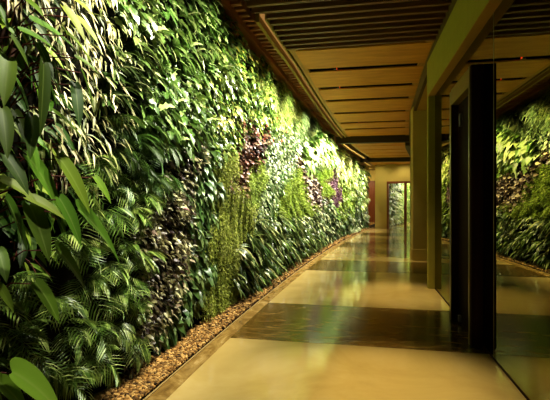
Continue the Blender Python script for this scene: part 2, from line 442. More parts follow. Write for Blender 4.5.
# ------------------------------------------------------------------ light troughs, lamps
def trough(s0, s1, off0, off1, zf, label, led, n):
    mid = (s0 + s1) / 2
    root = empty('light_trough', (tb(mid) + off0, mid, zf(mid)))
    tag(root, label, 'light trough')
    o = root.location
    sh = lambda f: (lambda q: f(q + o.y) - o.x)
    zz = lambda d: (lambda q: zf(q + o.y) + d - o.z)
    a, b = s0 - o.y, s1 - o.y
    h = Solid()
    h.run(sh(lambda q: tb(q) + off0), sh(lambda q: tb(q) + off0 + .05), zz(-.035), zz(.09), a, b, n)
    h.run(sh(lambda q: tb(q) + off1 - .03), sh(lambda q: tb(q) + off1), zz(-.02), zz(.09), a, b, n)
    h.run(sh(lambda q: tb(q) + off0), sh(lambda q: tb(q) + off1), zz(.09), zz(.11), a, b, n)
    h.build('trough_housing', M['trough'], root)
    d = Solid().run(sh(lambda q: tb(q) + off0 + .06), sh(lambda q: tb(q) + off1 - .035), zz(.05), zz(.07), a, b, n)
    d.build('light_diffuser', M[led], root)
trough(5.74, 14.7, TROUGH0, TROUGH1, zc, 'long warm lit trough beside the slats, from the open slats to the first beam', 'led', 40)
trough(14.96, 20.18, .36, .5, lambda q: Z2 + .0, 'short bright light trough just past the first ceiling beam', 'led_far', 12)
trough(20.42, 22.2, .32, .46, lambda q: Z3 + .0, 'last short light trough by the end wall', 'led_far', 6)

def spot(loc, target, watt, size, blend=.6, col=(1, .92, .74), radius=.05):
    d = bpy.data.lights.new('ceiling_or_fill_spot', 'SPOT'); d.energy = watt; d.spot_size = math.radians(size); d.spot_blend = blend
    d.color = col; d.shadow_soft_size = radius
    o = bpy.data.objects.new('ceiling_or_fill_spot', d); COL.objects.link(o)
    o.location = loc
    v = Vector(target) - Vector(loc)
    o.rotation_euler = v.to_track_quat('-Z', 'Y').to_euler()
    return o

# ------------------------------------------------------------------ leaves
def template(mids, edges, fold=.18):
    """half-width 0.5 outlines; the returned rows are (x, y, z, rib)"""
    V, F = [], []
    n = len(mids)
    for y in mids: V.append((0, y, 0, 0))
    for sgn in (1, -1):
        for x, y in edges: V.append((sgn * x, y, fold * x, 1))
    for i in range(n - 1):
        F.append((i, n + i, n + i + 1, i + 1)); F.append((i, i + 1, 2 * n + i + 1, 2 * n + i))
    return np.array(V), np.array(F)

def smooth_tpl(fn, n, fold):
    ys = np.linspace(0, 1, n)
    return template(list(ys), [(fn(y), y) for y in ys], fold)

T = {
    'lance': smooth_tpl(lambda y: .5 * math.sin(math.pi * min(1, max(0, y)) ** .75) + .004, 5, .25),
    'lance3': template([0, .4, 1], [(.1, 0), (.5, .4), (.02, 1)], .25),
    'ovate': template([0, .35, .7, 1], [(.1, 0), (.5, .3), (.36, .68), (.01, 1)], .2),
    'heart': template([0, .12, .35, .6, .82, 1], [(.15, -.13), (.42, -.08), (.5, .2), (.38, .55), (.17, .82), (0, 1)], .22),
    'arrow': template([0, .05, .14, .3, .45, .6, .75, .88, 1], [(.12, -.12), (.31, -.12), (.45, 0), (.5, .2), (.49, .4), (.42, .58), (.3, .75), (.14, .89), (0, 1)], .3),
    'lobed': template([0, .12, .26, .4, .55, .72, 1], [(.2, -.12), (.52, 0), (.3, .22), (.52, .4), (.24, .54), (.3, .74), (0, 1)], .2),
    'strap': smooth_tpl(lambda y: .5 * min(1, 3.2 * (1 - y) ** .8) * min(1, .45 + 2 * y), 6, .3),
    'round': template([0, .25, .6, .95, 1], [(.2, -.12), (.5, .1), (.52, .5), (.3, .88), (.05, 1)], .15),
    'chip': (np.array([(0, 0, 0, .5), (.5, .45, .1, .5), (0, 1, 0, .5), (-.5, .45, .1, .5)]), np.array([(0, 1, 2, 3)])),
}

def norm(a):
    return a / np.maximum(np.linalg.norm(a, axis=-1, keepdims=True), 1e-9)

class Leaves:
    def __init__(self):
        self.V, self.F, self.D, self.n = [], [], [], 0
    def add(self, kind, P, D, N, Ln, W, droop=0., tone=None, twist=0.):
        tv, tf = T[kind]
        P = np.atleast_2d(P).astype(float); k = len(P)
        D = norm(np.broadcast_to(np.asarray(D, float), (k, 3)).copy()); N = np.broadcast_to(np.asarray(N, float), (k, 3)).copy()
        X = norm(np.cross(D, N) + 1e-6); Z = np.cross(X, D)
        Ln = np.broadcast_to(np.asarray(Ln, float), (k,)); W = np.broadcast_to(np.asarray(W, float), (k,)); dr = np.broadcast_to(np.asarray(droop, float), (k,))
        tone = rng.random(k) if tone is None else np.broadcast_to(np.asarray(tone, float), (k,))
        x, y, z, rb = tv.T
        pv = (P[:, None] + X[:, None] * (x[None, :, None] * W[:, None, None]) + D[:, None] * (y[None, :, None] * Ln[:, None, None] * (1 - .18 * np.abs(dr)[:, None, None] * y[None, :, None] ** 2))
              + Z[:, None] * (z[None, :, None] * W[:, None, None]))
        pv[:, :, 2] -= dr[:, None] * Ln[:, None] * (np.clip(y, 0, 1) ** 2)[None, :]
        self.V.append(pv.reshape(-1, 3))
        self.F.append((tf[None] + (self.n + np.arange(k) * len(tv))[:, None, None]).reshape(-1, 4))
        d = np.ones((k, len(tv), 4)); d[:, :, 0] = np.clip(tone, 0, 1)[:, None]; d[:, :, 1] = rb[None]; d[:, :, 2] = y[None]
        self.D.append(d.reshape(-1, 4)); self.n += k * len(tv)
        return self
    def mesh(self, name, mat, minx=None, off=None):
        V = np.concatenate(self.V)
        if minx is not None: V[:, 0] = np.maximum(V[:, 0], minx)
        if off is not None: V = V - np.asarray(off)
        me = mesh_np(name, V, [np.concatenate(self.F)], True, np.concatenate(self.D))
        me.materials.append(mat)
        return me

U = lambda a, b, n: rng.uniform(a, b, n)
def stack3(x, y, z): return np.stack([x, y, z], 1)

# ---- one builder per kind; local axes: x out of the wall, y along it, z up; each returns [(part name, mesh), ...]
def bushy(kind, leafmat, n, ln, wd, spread=.2, depth=.16, droop=.35, out=.55, down=.45, tonepow=1.0, name='foliage'):
    """a rounded clump of single leaves facing outwards and hanging"""
    a = U(0, 2 * math.pi, n); r = spread * np.sqrt(U(0, 1, n))
    P = stack3(.02 + depth * (1 - (r / spread) ** 2 * .6) * U(.25, 1, n), r * np.cos(a), r * np.sin(a))
    D = stack3(U(.35, 1, n) * out * 2.1, np.cos(a) * .5 + U(-.8, .8, n) + .12, np.sin(a) * .4 - down + U(-.6, .6, n))
    N = stack3(np.ones(n) * U(.3, .9, n), U(-.8, .6, n), U(.3, 1.1, n))
    l = U(.75, 1.2, n) * ln
    return Leaves().add(kind, P, D, N, l, l / ln * wd, droop, U(0, 1, n) ** tonepow).mesh(name, leafmat, .012)

def stems(mat, n, reach, r=.004, up=.0):
    s = Solid()
    for _ in range(n):
        a = rng.uniform(0, 2 * math.pi)
        p = Vector((reach * rng.uniform(.4, .8), reach * .8 * math.cos(a), reach * .8 * math.sin(a) + up))
        s.tube([(.015, 0, 0), (p.x * .6, p.y * .5, p.z * .5 + .03), tuple(p)], r, r * .6, 4)
    me = bpy.data.meshes.new('stems'); me.from_pydata(s.v, [], s.f); me.update(); me.materials.append(mat)
    return me

def frond(mat, ln, pairs, lw, arch):
    """a feathered frond growing along +x from the origin, arching down; mid stalk included"""
    lv = Leaves(); ts = np.linspace(.16, 1, pairs)
    c = lambda t: np.stack([ln * t * (1 - .25 * t), np.zeros_like(t), ln * (.35 * t - arch * t * t)], -1)
    P = c(ts); tg = norm(c(ts + .02) - c(ts - .02))
    leaf = ln * .6 * np.sin(math.pi * (.12 + .8 * ts)) ** .7
    for sg in (1, -1):
        D = tg * .65 + np.array([0, sg * .85, .05]); lv.add('lance3', P, D, np.array([0, 0, 1.0]) + tg * 0, leaf, lw, .35, np.clip(.45 + U(-.3, .4, pairs), 0, 1))
    tv = np.linspace(0, 1, 6); R = c(tv)
    lv.add('lance3', R[:-1], R[1:] - R[:-1], (0, 0, 1), np.linalg.norm(R[1:] - R[:-1], axis=1) * 1.2, .008, 0, .3)
    return lv.mesh('frond', mat)

def strappy(mat, n, ln, wd, droop, fan=1.0, kind='strap'):
    a = U(-1.5, 1.5, n) * fan; e = U(-.35, 1.0, n)
    P = stack3(U(.01, .06, n), U(-.05, .05, n), U(-.06, .06, n))
    D = stack3(.55 + .5 * np.cos(a), np.sin(a) * .9, e * .8)
    N = stack3(np.full(n, .35), U(-.3, .3, n), np.ones(n))
    l = U(.65, 1.15, n) * ln
    return Leaves().add(kind, P, D, N, l, wd * U(.8, 1.15, n), droop * U(.6, 1.2, n)).mesh('foliage', mat, .012)

def grassy(mat, n, ln, wd):
    a = U(0, 2 * math.pi, n); r = .16 * np.sqrt(U(0, 1, n))
    P = stack3(U(.01, .1, n), r * np.cos(a), r * np.sin(a))
    D = stack3(U(.3, 1, n), U(-.8, .8, n), U(-.8, .6, n))
    return Leaves().add('lance3', P, D, stack3(U(.2, .6, n), U(-.3, .3, n), np.ones(n)), U(.6, 1.2, n) * ln, wd, .55).mesh('foliage', mat, .012)

# ---- which kind grows where on the wall: points (distance along the corridor, height)
SEEDS = {
    'narrow': [(2.41,2.52), (2.67,2.66), (2.96,2.74), (2.84,2.48), (2.67,2.22), (2.84,2.05), (2.55,1.96), (2.96,1.85), (2.72,1.75), (3.1,3.1), (2.6,3.0)],
    'phil': [(1.92,2.32), (2.08,2.28), (1.98,1.93), (2.20,1.92), (2.01,1.51), (2.32,1.46), (2.08,1.24), (1.92,1.66), (1.92,2.12), (2.24,2.22), (2.32,1.70), (1.95,1.09), (1.8, 2.8)],
    'palm': [(2.84,1.54), (3.25,1.56), (3.10,1.32), (3.41,1.44), (2.72,1.12), (3.10,0.93), (2.50,0.82), (2.84,0.61), (2.16,0.83), (2.32,0.56), (2.08,0.52), (2.72,0.29), (1.95,0.72), (3.25,0.59), (3.18,0.37), (2.96,0.28), (2.46,1.02)],
    'dstrap': [(3.10,2.53), (3.41,2.50), (3.18,2.27), (3.50,2.22), (3.25,2.05)],
    'dpalm': [(3.41,1.82), (3.25,1.89), (3.59,1.98), (3.68,1.76)],
    'lobed': [(3.33,2.94), (3.89,3.16), (4.49,3.36), (3.68,2.85), (4.23,3.00), (4.78,3.25), (5.10,3.05), (4.49,2.76), (3.89,2.59), (4.11,2.35), (3.68,2.13), (4.63,2.41), (3.99,2.08), (5.66,3.09), (4.4, 3.7), (3.6, 3.5)],
    'inch': [(3.99,1.79), (4.23,1.61), (3.89,1.40), (4.11,1.20), (3.68,1.04), (3.99,0.81), (3.59,0.69), (3.89,0.54), (3.50,0.45), (3.68,0.31), (4.36,2.04), (4.49,1.89), (4.23,0.99)],
    'dheart': [(4.72,1.63), (4.84,1.87), (4.63,1.23), (4.93,1.46), (4.49,0.96), (4.63,0.67), (4.36,0.50), (4.49,0.26), (4.11,0.24), (4.23,0.06), (3.99,0.08)],
    'pothos': [(5.27,3.17), (6.10,3.28), (5.66,2.82), (4.93,2.59), (6.60,3.12), (5.27,2.35), (6.34,2.68), (7.50,3.07), (7.84,2.78), (5.87,2.24), (6.88,2.70), (5.27,2.03), (6.4, 3.7), (7.2, 3.5)],
    'grassy': [(8.61,3.11), (9.05,3.51), (7.84,3.42), (10.02,3.26), (10.02,3.61)],
    'strand': [(5.27,1.40), (5.87,1.40), (5.46,1.01), (6.10,0.82), (5.10,0.79), (5.87,0.49), (5.27,0.33), (5.87,0.21), (4.93,0.27), (5.66,1.87), (5.39,1.79), (6.34,1.17)],
    'red': [(6.34,1.93), (6.60,2.18), (6.10,1.69), (6.88,2.37)],
    'moss1': [(6.77,1.64), (6.65,1.40), (6.99,1.81)],
    'silver': [(7.50,2.28), (8.61,2.30), (7.84,1.86), (9.05,2.03), (7.36,1.40), (7.84,1.58), (7.18,1.15), (8.61,2.61), (10.57,2.74)],
    'lily': [(6.60,0.70), (7.50,0.78), (6.60,0.39), (9.05,0.87), (10.57,0.67), (7.84,0.39), (10.02,0.36), (11.83,0.45), (12.53,0.10), (6.99,0.08), (8.61,0.09), (6.34,0.20), (11.17,0.88)],
    'moss2': [(9.22,1.40), (10.02,1.63), (10.34,1.28), (9.05,1.19), (10.02,1.98), (11.17,1.14)],
    'hred': [(10.81,2.15), (11.42,1.93), (12.24,1.68), (12.83,1.40), (11.96,1.40)],
    'gfern': [(10.57,3.60), (11.42,3.37), (10.81,3.15)],
    'broad': [(12.83,2.87), (12.24,2.53), (13.78,3.13), (13.29,3.38), (14.48,3.05)],
    'moss3': [(11.69,2.34), (12.24,2.19)],
    'moss4': [(13.46,2.17), (13.46,1.71), (13.63,2.49)],
    'grey': [(14.31,2.05), (14.31,1.40)],
    'purple': [(15.41,2.45), (15.41,1.93), (15.41,1.40)],
    'farmix': [(13.29,0.94), (13.78,0.45), (12.83,0.66), (14.13,0.27), (14.66,0.56)],
    'pale': [(15.04,3.11), (16.42,3.08), (17.06,2.56), (17.73,2.81)],
    'lime': [(17.50,2.00), (18.19,1.40), (17.06,1.01)],
    'far': [(19.40,2.72), (20.17,2.08), (20.69,3.03), (21.78,2.63), (21.23,1.40)],
    'fardark': [(16.01,0.49), (18.19,0.58), (20.17,0.72), (21.78,0.91), (16.42,0.09), (19.40,0.30), (21.78,0.17)],
}
REACH = {'palm': .27, 'dpalm': .26, 'narrow': .24, 'dstrap': .24, 'lobed': .22, 'dheart': .18, 'lily': .28, 'phil': .2, 'broad': .26}
def _true(k, s, h):                 # the points were read off the front of the growth: put them back where it is rooted
    m, e = (tb(s) + .12) / s, REACH.get(k, .2)
    q = s
    for _ in range(60):
        q = q - ((tb(q) + e) - m * q) / (.0082 * q - m)
    return (q, CAM_H + (h - CAM_H) * q / s)
SEEDS = {k: [_true(k, *p) for p in v] for k, v in SEEDS.items()}
_sk = [k for k, v in SEEDS.items() for _ in v]
_sp = np.array([p for v in SEEDS.values() for p in v])
def kind_at(S, Hh):
    S = np.asarray(S, float); Hh = np.asarray(Hh, float)
    du = 830 * (1 / S[:, None] - 1 / _sp[None, :, 0]); dv = 435 * (Hh[:, None] - _sp[None, :, 1]) / S[:, None]
    i = np.argmin(du * du + dv * dv, axis=1)
    return [_sk[j] for j in i]

def wall_pt(s, h, off=.0):
    return (tb(s) + off, s, h)

# ---- carpets nobody could count: one object per patch
def carpet(key, name, mat, n_per_m2, ln, wd, tpl, label, cat, depth=.07, mode='hang', tonepow=1., clump=.0):
    pts = np.array(SEEDS[key])
    s0, s1 = max(1.6, pts[:, 0].min() - 1.2), min(23.2, pts[:, 0].max() + 1.4)
    h0, h1 = max(.06, pts[:, 1].min() - .6), min(3.7, pts[:, 1].max() + .7)
    n = int(n_per_m2 * (s1 - s0) * (h1 - h0))
    S, Hh = U(s0, s1, n), U(h0, h1, n)
    jit = .05
    ks = np.array(kind_at(S + rng.normal(0, jit, n), Hh + rng.normal(0, jit, n)))
    ok = ks == key; S, Hh = S[ok], Hh[ok]; n = len(S)
    T0 = np.stack([.0082 * S, np.ones(n), np.zeros(n)], 1); T0 = norm(T0); N0 = np.stack([T0[:, 1], -T0[:, 0], np.zeros(n)], 1)
    # soft hummocks so that the mat is not flat
    hum = .5 + .5 * np.sin(S * 9.1 + 2 * np.sin(Hh * 5.3)) * np.sin(Hh * 8.3 + 1.7 * np.sin(S * 4.1))
    if mode == 'strand':                              # leaves gathered on hanging threads
        S = np.round(S / .075) * .075 + rng.normal(0, .011, n); hum = np.abs(np.sin(np.round(S / .075) * 12.9898) * 43758.5453) % 1 * .6 + .2 + .2 * np.sin(Hh * 6 + S * 3)
    d = .03 + depth * (.45 + .55 * hum) * U(.5, 1, n)
    P = np.stack([tb(S), S, Hh], 1) + N0 * d[:, None]
    if mode == 'hang':
        D = N0 * U(.2, 1, n)[:, None] + T0 * U(-.8, .8, n)[:, None]; D[:, 2] += U(-.95, .35, n)
        Nn = N0 * .8 + T0 * U(-.5, .5, n)[:, None]; Nn[:, 2] += U(.2, 1, n)
    elif mode == 'fuzz':
        D = N0 * U(.5, 1, n)[:, None] + T0 * U(-.7, .7, n)[:, None]; D[:, 2] += U(-.5, .6, n)
        Nn = np.tile([0, 0, 1.], (n, 1)) + T0 * U(-1, 1, n)[:, None]
    else:
        D = N0 * U(.2, .9, n)[:, None] + T0 * U(-.9, .9, n)[:, None]; D[:, 2] += U(-1.0, .2, n)
        Nn = N0 * .9; Nn[:, 2] += .5
    tone = np.clip(U(0, 1, n) ** tonepow * (.55 + .45 * hum) + clump * rng.normal(0, .2, n), 0, 1)
    c = P.mean(0); c[2] = 0; c = np.array([tb(c[1]) + .03, c[1], Hh.min()])
    l = U(.7, 1.25, n) * ln
    lv = Leaves().add(tpl, P, D, Nn, l, l / ln * wd, .3, tone)
    me = lv.mesh(name, mat, None, c)
    return tag(link(name, me, None, None, tuple(c)), label, cat, None, 'stuff')

carpet('inch', 'inch_plant_mat', L['inch'], 1500, .06, .03, 'ovate', 'dark mat of small purple and silver leaves, right of the feathery palms', 'foliage', .20, 'hang')
carpet('strand', 'trailing_plant_curtain', L['strand'], 12000, .026, .013, 'chip', 'curtain of fine yellow-green trailing strands hanging down to the gravel', 'foliage', .20, 'strand')
carpet('moss1', 'club_moss_plant_mat', L['mossdull'], 6500, .05, .012, 'lance3', 'small lime mossy patch under the dark red leaves, above the trailing strands', 'foliage', .18, 'fuzz')
carpet('moss2', 'club_moss_plant_mat', L['moss'], 5200, .06, .014, 'lance3', 'large lime green mossy patch above the strap-leaved clumps', 'foliage', .2, 'fuzz')
carpet('moss3', 'club_moss_plant_mat', L['moss'], 4200, .065, .016, 'lance3', 'lime mossy wedge just over the dark mottled rosettes', 'foliage', .18, 'fuzz')
carpet('moss4', 'club_moss_plant_mat', L['moss'], 3600, .07, .018, 'lance3', 'narrow upright lime mossy strip right of the dark mottled rosettes', 'foliage', .2, 'fuzz')
carpet('grey', 'creeping_plant_mat', L['grey'], 2600, .07, .03, 'lance3', 'narrow upright strip of dull grey-green leaves beside the purple one', 'foliage', .08, 'hang')
carpet('purple', 'creeping_plant_mat', L['purple'], 2600, .075, .035, 'ovate', 'narrow upright strip of purple-mauve leaves on the far wall', 'foliage', .12, 'hang')

# ---- plants that are things of their own
def proto_set(fn, k=3): return [fn() for _ in range(k)]
def B(*a, **k): return lambda: [('foliage', bushy(*a, **k))]
def with_stems(f, mat, n, reach): return lambda: f() + [('stems', stems(mat, n, reach))]

KIND = {}   # key: (object name, prototypes, spacing, label, category, group, scale range)
def kind(key, name, protos, spacing, label, cat, group, scale=(.85, 1.15)):
    KIND[key] = (name, protos, spacing, label, cat, group, scale)
kind('narrow', 'narrow_leaf_plant', proto_set(with_stems(B('lance', L['narrow'], 42, .10, .017, .2, .22, .5, .4, .75), M['stemgreen'], 5, .16)), .20,
     'bright lit plant with cream narrow drooping leaves high beside the large arrow leaves', 'plant', 'pale narrow-leaved plants high on the near wall')
kind('dstrap', 'strap_leaf_plant', proto_set(lambda: [('foliage', strappy(L['strap'], 28, .25, .036, .5))]), .24,
     'dark glossy strap-leaved plant between the cream drooping leaves and pale lobed leaves', 'plant', 'dark strap-leaved plants high on the near wall')
kind('lobed', 'lobed_leaf_plant', proto_set(with_stems(B('lobed', L['lobed'], 34, .115, .075, .19, .22, .4, .45, .6), M['stemgreen'], 6, .18), 4), .235,
     'plant with large pale lobed leaves high on the wall below the slats', 'plant', 'pale lobed-leaved plants under the walnut edge')
kind('dheart', 'heart_leaf_plant', proto_set(with_stems(B('heart', L['dheart'], 30, .10, .07, .15, .12, .4, .45, .75), M['stemgreen'], 5, .14)), .20,
     'trailing plant with dark heart-shaped leaves between purple mat and trailing strands', 'plant', 'dark heart-leaved trailing plants above the gravel')
kind('pothos', 'trailing_vine_plant', proto_set(with_stems(B('heart', L['pothos'], 66, .066, .045, .23, .16, .4, .5, .75), M['stemgreen'], 5, .18), 4), .25,
     'bright yellow-green vine with small glossy leaves high above the trailing strands', 'plant', 'bright green vines high on the middle wall')
kind('grassy', 'grassy_plant', proto_set(lambda: [('foliage', grassy(L['grassy'], 130, .15, .016))]), .27,
     'brightly lit pale grassy plant right under the walnut edge past the vines', 'plant', 'pale grassy plants at the top of the wall')
kind('red', 'red_leaf_plant', proto_set(with_stems(B('round', L['red'], 80, .055, .046, .2, .14, .25, .7, .35), M['stemgreen'], 5, .18)), .22,
     'dark red leaved plant with orange tints above the small mossy patch', 'plant', 'dark red plants in the middle of the wall')
kind('silver', 'silver_leaf_plant', proto_set(with_stems(B('lance', L['silver'], 84, .08, .03, .25, .16, .4, .55, .6), M['stemgreen'], 5, .18), 4), .27,
     'bushy plant with silvery light-struck small leaves right of the dark red plants', 'plant', 'silvery plants in the middle of the wall')
kind('lily', 'lily_plant', proto_set(lambda: [('foliage', strappy(L['lily'], 38, .34, .042, .65))], 4), .27,
     'arching strap-leaved lily clump low over the gravel beyond the trailing strands', 'plant', 'lily clumps along the foot of the wall', (.85, 1.2))
kind('hred', 'heuchera_plant', proto_set(with_stems(B('round', L['hred'], 80, .075, .065, .24, .14, .25, .7, .35), M['stemgreen'], 5, .18)), .27,
     'dark mottled rosette plant right of the large mossy patch', 'plant', 'dark mottled rosettes on the far half of the wall')
kind('gfern', 'grey_fern_plant', proto_set(lambda: [('foliage', grassy(L['gfern'], 120, .2, .03))]), .32,
     'dull grey-green feathery plant at the top of the wall beside bright broad leaves', 'plant', 'grey-green ferny plants at the wall top')
kind('broad', 'broad_leaf_plant', proto_set(with_stems(B('heart', L['broad'], 34, .20, .15, .3, .25, .4, .5, .6), M['stemgreen'], 5, .25)), .34,
     'bright broad-leaved plant at the wall top near the first ceiling beam', 'plant', 'broad-leaved plants near the first beam')
kind('farmix', 'mixed_leaf_plant', proto_set(with_stems(B('ovate', L['fardark'], 60, .13, .07, .3, .2, .4, .5, .5), M['stemgreen'], 5, .18)), .36,
     'small dark leafy plant low on the far wall past the last lily clumps', 'plant', 'low leafy plants past the lilies')
kind('pale', 'pale_leaf_plant', proto_set(with_stems(B('ovate', L['pale'], 70, .14, .07, .34, .22, .4, .5, .6), M['stemgreen'], 5, .18)), .42,
     'brightly lit whitish-green plant at the top of the far wall', 'plant', 'whitish plants at the top of the far wall')
kind('lime', 'lime_leaf_plant', proto_set(with_stems(B('ovate', L['lime'], 70, .13, .06, .34, .2, .4, .5, .6), M['stemgreen'], 5, .18)), .42,
     'lime green plant halfway up the far wall past the purple strip', 'plant', 'lime plants halfway up the far wall')
kind('far', 'leafy_plant', proto_set(with_stems(B('ovate', L['far'], 60, .17, .09, .38, .24, .4, .5, .6), M['stemgreen'], 5, .18)), .48,
     'green leafy plant at the far end of the wall beside the brown door', 'plant', 'leafy plants at the far end of the wall')
kind('fardark', 'low_leafy_plant', proto_set(with_stems(B('ovate', L['fardark'], 60, .17, .08, .38, .24, .4, .5, .6), M['stemgreen'], 5, .18)), .46,
     'dark green plant with pale flecks at the foot of the far wall', 'plant', 'dark plants at the foot of the far wall')

def scatter(keys):
    taken = {k: [] for k in keys}
    n = 26000
    S = 1 / U(1 / 23.1, 1 / 1.7, n); extra = U(5, 23.1, n // 2); S = np.concatenate([S, extra])
    Hh = U(.14, 3.62, len(S)); ks = kind_at(S, Hh)
    for s, h, k in zip(S, Hh, ks):
        if k not in taken or s > 22.2 or h > zc(s) - (.42 if k in ('broad', 'pale', 'far') else .17) or h < (.30 if k == 'palm' else .2): continue
        r = taken[k]; d = SP[k]
        if all((s - a) ** 2 + (h - b) ** 2 > d * d for a, b in r): r.append((float(s), float(h)))
    return taken
SP = {k: v[2] for k, v in KIND.items()}; SP['palm'] = .21; SP['dpalm'] = .19
spots = scatter(list(SP))

def put(name, parts, s, h, rz, roll, sc, label, cat, group, off=.03):
    p = wall_pt(s, h, off)
    o = empty(name, p)
    for pn, me in parts:
        link('foliage' if pn == 'foliage' else 'stem', me, None, o)
    o.rotation_euler = (roll, 0, theta(s) + rz); o.scale = (sc,) * 3
    return tag(o, label, cat, group)

for k, (name, protos, _sp_, label, cat, group, scl) in KIND.items():
    for i, (s, h) in enumerate(spots[k]):
        put(name, protos[i % len(protos)], s, h, 0, rng.uniform(-.35, .35), rng.uniform(*scl), label, cat, group)

# palms: every frond is a part
FR = {'palm': [frond(L['palm'], l, 8, .0115, a) for l, a in ((.22, .5), (.25, .65), (.19, .4), (.24, .75))],
      'dpalm': [frond(L['dpalm'], l, 9, .0105, a) for l, a in ((.24, .55), (.27, .75), (.21, .5))]}
for k, label, group in (('palm', 'feathery parlour palm in the dark lower planting left of the purple mat', 'feathery palms low on the near wall'),
                        ('dpalm', 'dark fine-leaved palm under the glossy strap-leaved plants', 'dark fine palms below the strap leaves')):
    for s, h in spots[k]:
        o = empty('parlour_palm', wall_pt(s, h, .07), theta(s)); tag(o, label, 'plant', group)
        n = 9
        for j in range(n):
            f = link('frond', FR[k][int(rng.integers(len(FR[k])))], None, o, (.015, rng.uniform(-.03, .03), rng.uniform(-.04, .04)))
            f.rotation_euler = (rng.uniform(-.6, .6), rng.uniform(-.45, .5), -.95 + 1.9 * (j + .5) / n + rng.uniform(-.15, .15))
            f.scale = (rng.uniform(.8, 1.15),) * 3

# the large arrow-leaved climber in front: each leaf is a part, on red stalks
BIG = {
 'A': ('arrow-leaved climber topmost in the near corner with yellow-green leaves', [
  ((-1.56,1.861,2.266),(-1.492,2.088,2.238),.5),((-1.534,1.742,2.179),(-1.464,1.874,2.161),.6),((-1.479,1.997,2.247),(-1.44,2.15,2.17),.8),((-1.461,1.935,2.363),(-1.371,1.966,2.242),.95),
  ((-1.46,2.035,2.354),(-1.367,2.078,2.258),1.),((-1.524,2.098,2.482),(-1.439,2.16,2.43),1.),((-1.52,1.738,2.324),(-1.424,1.737,2.265),.7),((-1.431,1.994,2.129),(-1.371,2.086,2.096),.6)]),
 'B': ('arrow-leaved climber with long dark hanging leaves, high in the near corner', [
  ((-1.603,1.926,2.189),(-1.516,1.925,2.042),.2),((-1.553,1.972,2.099),(-1.514,1.974,1.928),.15),((-1.41,1.725,2.006),(-1.352,1.637,1.752),.2),((-1.453,2.008,1.995),(-1.386,1.948,1.821),.15),
  ((-1.54,2.191,2.115),(-1.517,2.269,1.945),.3),((-1.482,1.833,1.975),(-1.438,1.767,1.807),.2),((-1.472,1.89,1.823),(-1.444,2.088,1.743),.45)]),
 'C': ('arrow-leaved climber with small heart-like leaves against the near edge', [
  ((-1.444,1.564,1.984),(-1.386,1.481,1.823),.75),((-1.481,1.648,1.925),(-1.45,1.687,1.816),.4),((-1.483,1.574,1.779),(-1.395,1.506,1.621),.5),((-1.504,1.668,1.79),(-1.425,1.647,1.676),.6),
  ((-1.436,1.575,2.083),(-1.406,1.63,2.0),.55),((-1.582,1.657,2.262),(-1.544,1.672,2.18),.5),((-1.416,1.665,1.76),(-1.363,1.592,1.618),.4)]),
 'D': ('arrow-leaved climber with broad glossy leaves at eye height in the near corner', [
  ((-1.506,1.765,1.665),(-1.455,1.749,1.556),.6),((-1.538,1.784,1.598),(-1.469,1.915,1.4),.55),((-1.488,1.94,1.602),(-1.395,2.034,1.4),.7),((-1.475,1.566,1.484),(-1.379,1.64,1.426),.85),
  ((-1.435,2.155,1.521),(-1.369,2.194,1.417),.7),((-1.44,1.544,1.581),(-1.341,1.549,1.465),.35)]),
 'E': ('arrow-leaved climber whose longest leaf reaches right over the palms', [
  ((-1.437,1.667,1.409),(-1.337,1.764,1.35),.8),((-1.476,1.588,1.4),(-1.441,1.66,1.225),.3),((-1.438,1.679,1.369),(-1.34,1.67,1.191),.45),((-1.426,1.859,1.4),(-1.359,1.917,1.227),.45),
  ((-1.46,2.06,1.336),(-1.418,2.368,1.101),.35)]),
 'F': ('arrow-leaved climber with single leaves hanging into the palms', [
  ((-1.548,1.996,1.14),(-1.519,2.179,.958),.4),((-1.591,1.667,1.177),(-1.508,1.622,1.08),.55),((-1.528,1.6,1.031),(-1.496,1.647,.937),.8),((-1.548,1.847,.992),(-1.465,1.896,.843),.5)]),
 'G': ('low arrow-leaved plant with large light leaves at the bottom near corner', [
  ((-1.435,1.586,.666),(-1.408,1.85,.43),.75),((-1.488,1.559,.639),(-1.463,1.69,.489),.6)]),
}
for key, (label, lv) in BIG.items():
    c = np.mean([a for a, b, t in lv], axis=0); base = np.array([tb(c[1]) + .05, c[1], lv[0][0][2] - .25 if key != 'G' else .45])
    o = empty('arrow_leaf_climber', tuple(base)); tag(o, label, 'plant')
    st = Solid()
    top = max(a[2] for a, b, t in lv) - base[2]
    st.tube([(.0, .02, -.25 if key != 'G' else -.35), (.05, -.02, top * .4), (.08, .03, top)], .017, .010, 7)
    st.build('climbing_stem', M['bark'], o, smooth=True)
    ps = Solid()
    for a, b, tone in lv:
        a, b = np.array(a), np.array(b); d = b - a; ln = float(np.linalg.norm(d)) * 1.12
        a0 = a - base
        root = np.array([.06, 0, np.clip(a0[2] - .12, -.15, top)])
        mid = (a0 * .55 + root * .45) + np.array([0, 0, .06])
        ps.tube([tuple(root), tuple(mid), tuple(a0)], .0045, .003, 5)
        nrm = np.array([.6, -.25, .75]) if abs(d[2]) < .8 * ln else np.array([.9, .35, .2]) + rng.normal(0, .12, 3)
        w = ln * ({'B': .3, 'C': .33}.get(key, .42))
        me = Leaves().add('arrow', [(0, 0, 0)], [d], [nrm], ln, w, .22, tone).mesh('leaf', L['phil'])
        lo = link('leaf', me, None, o, tuple(a0))
        sb = lo.modifiers.new('round', 'SUBSURF'); sb.levels = 1; sb.render_levels = 1
    ps.build('leaf_stalk', M['stemred'], o, smooth=True)
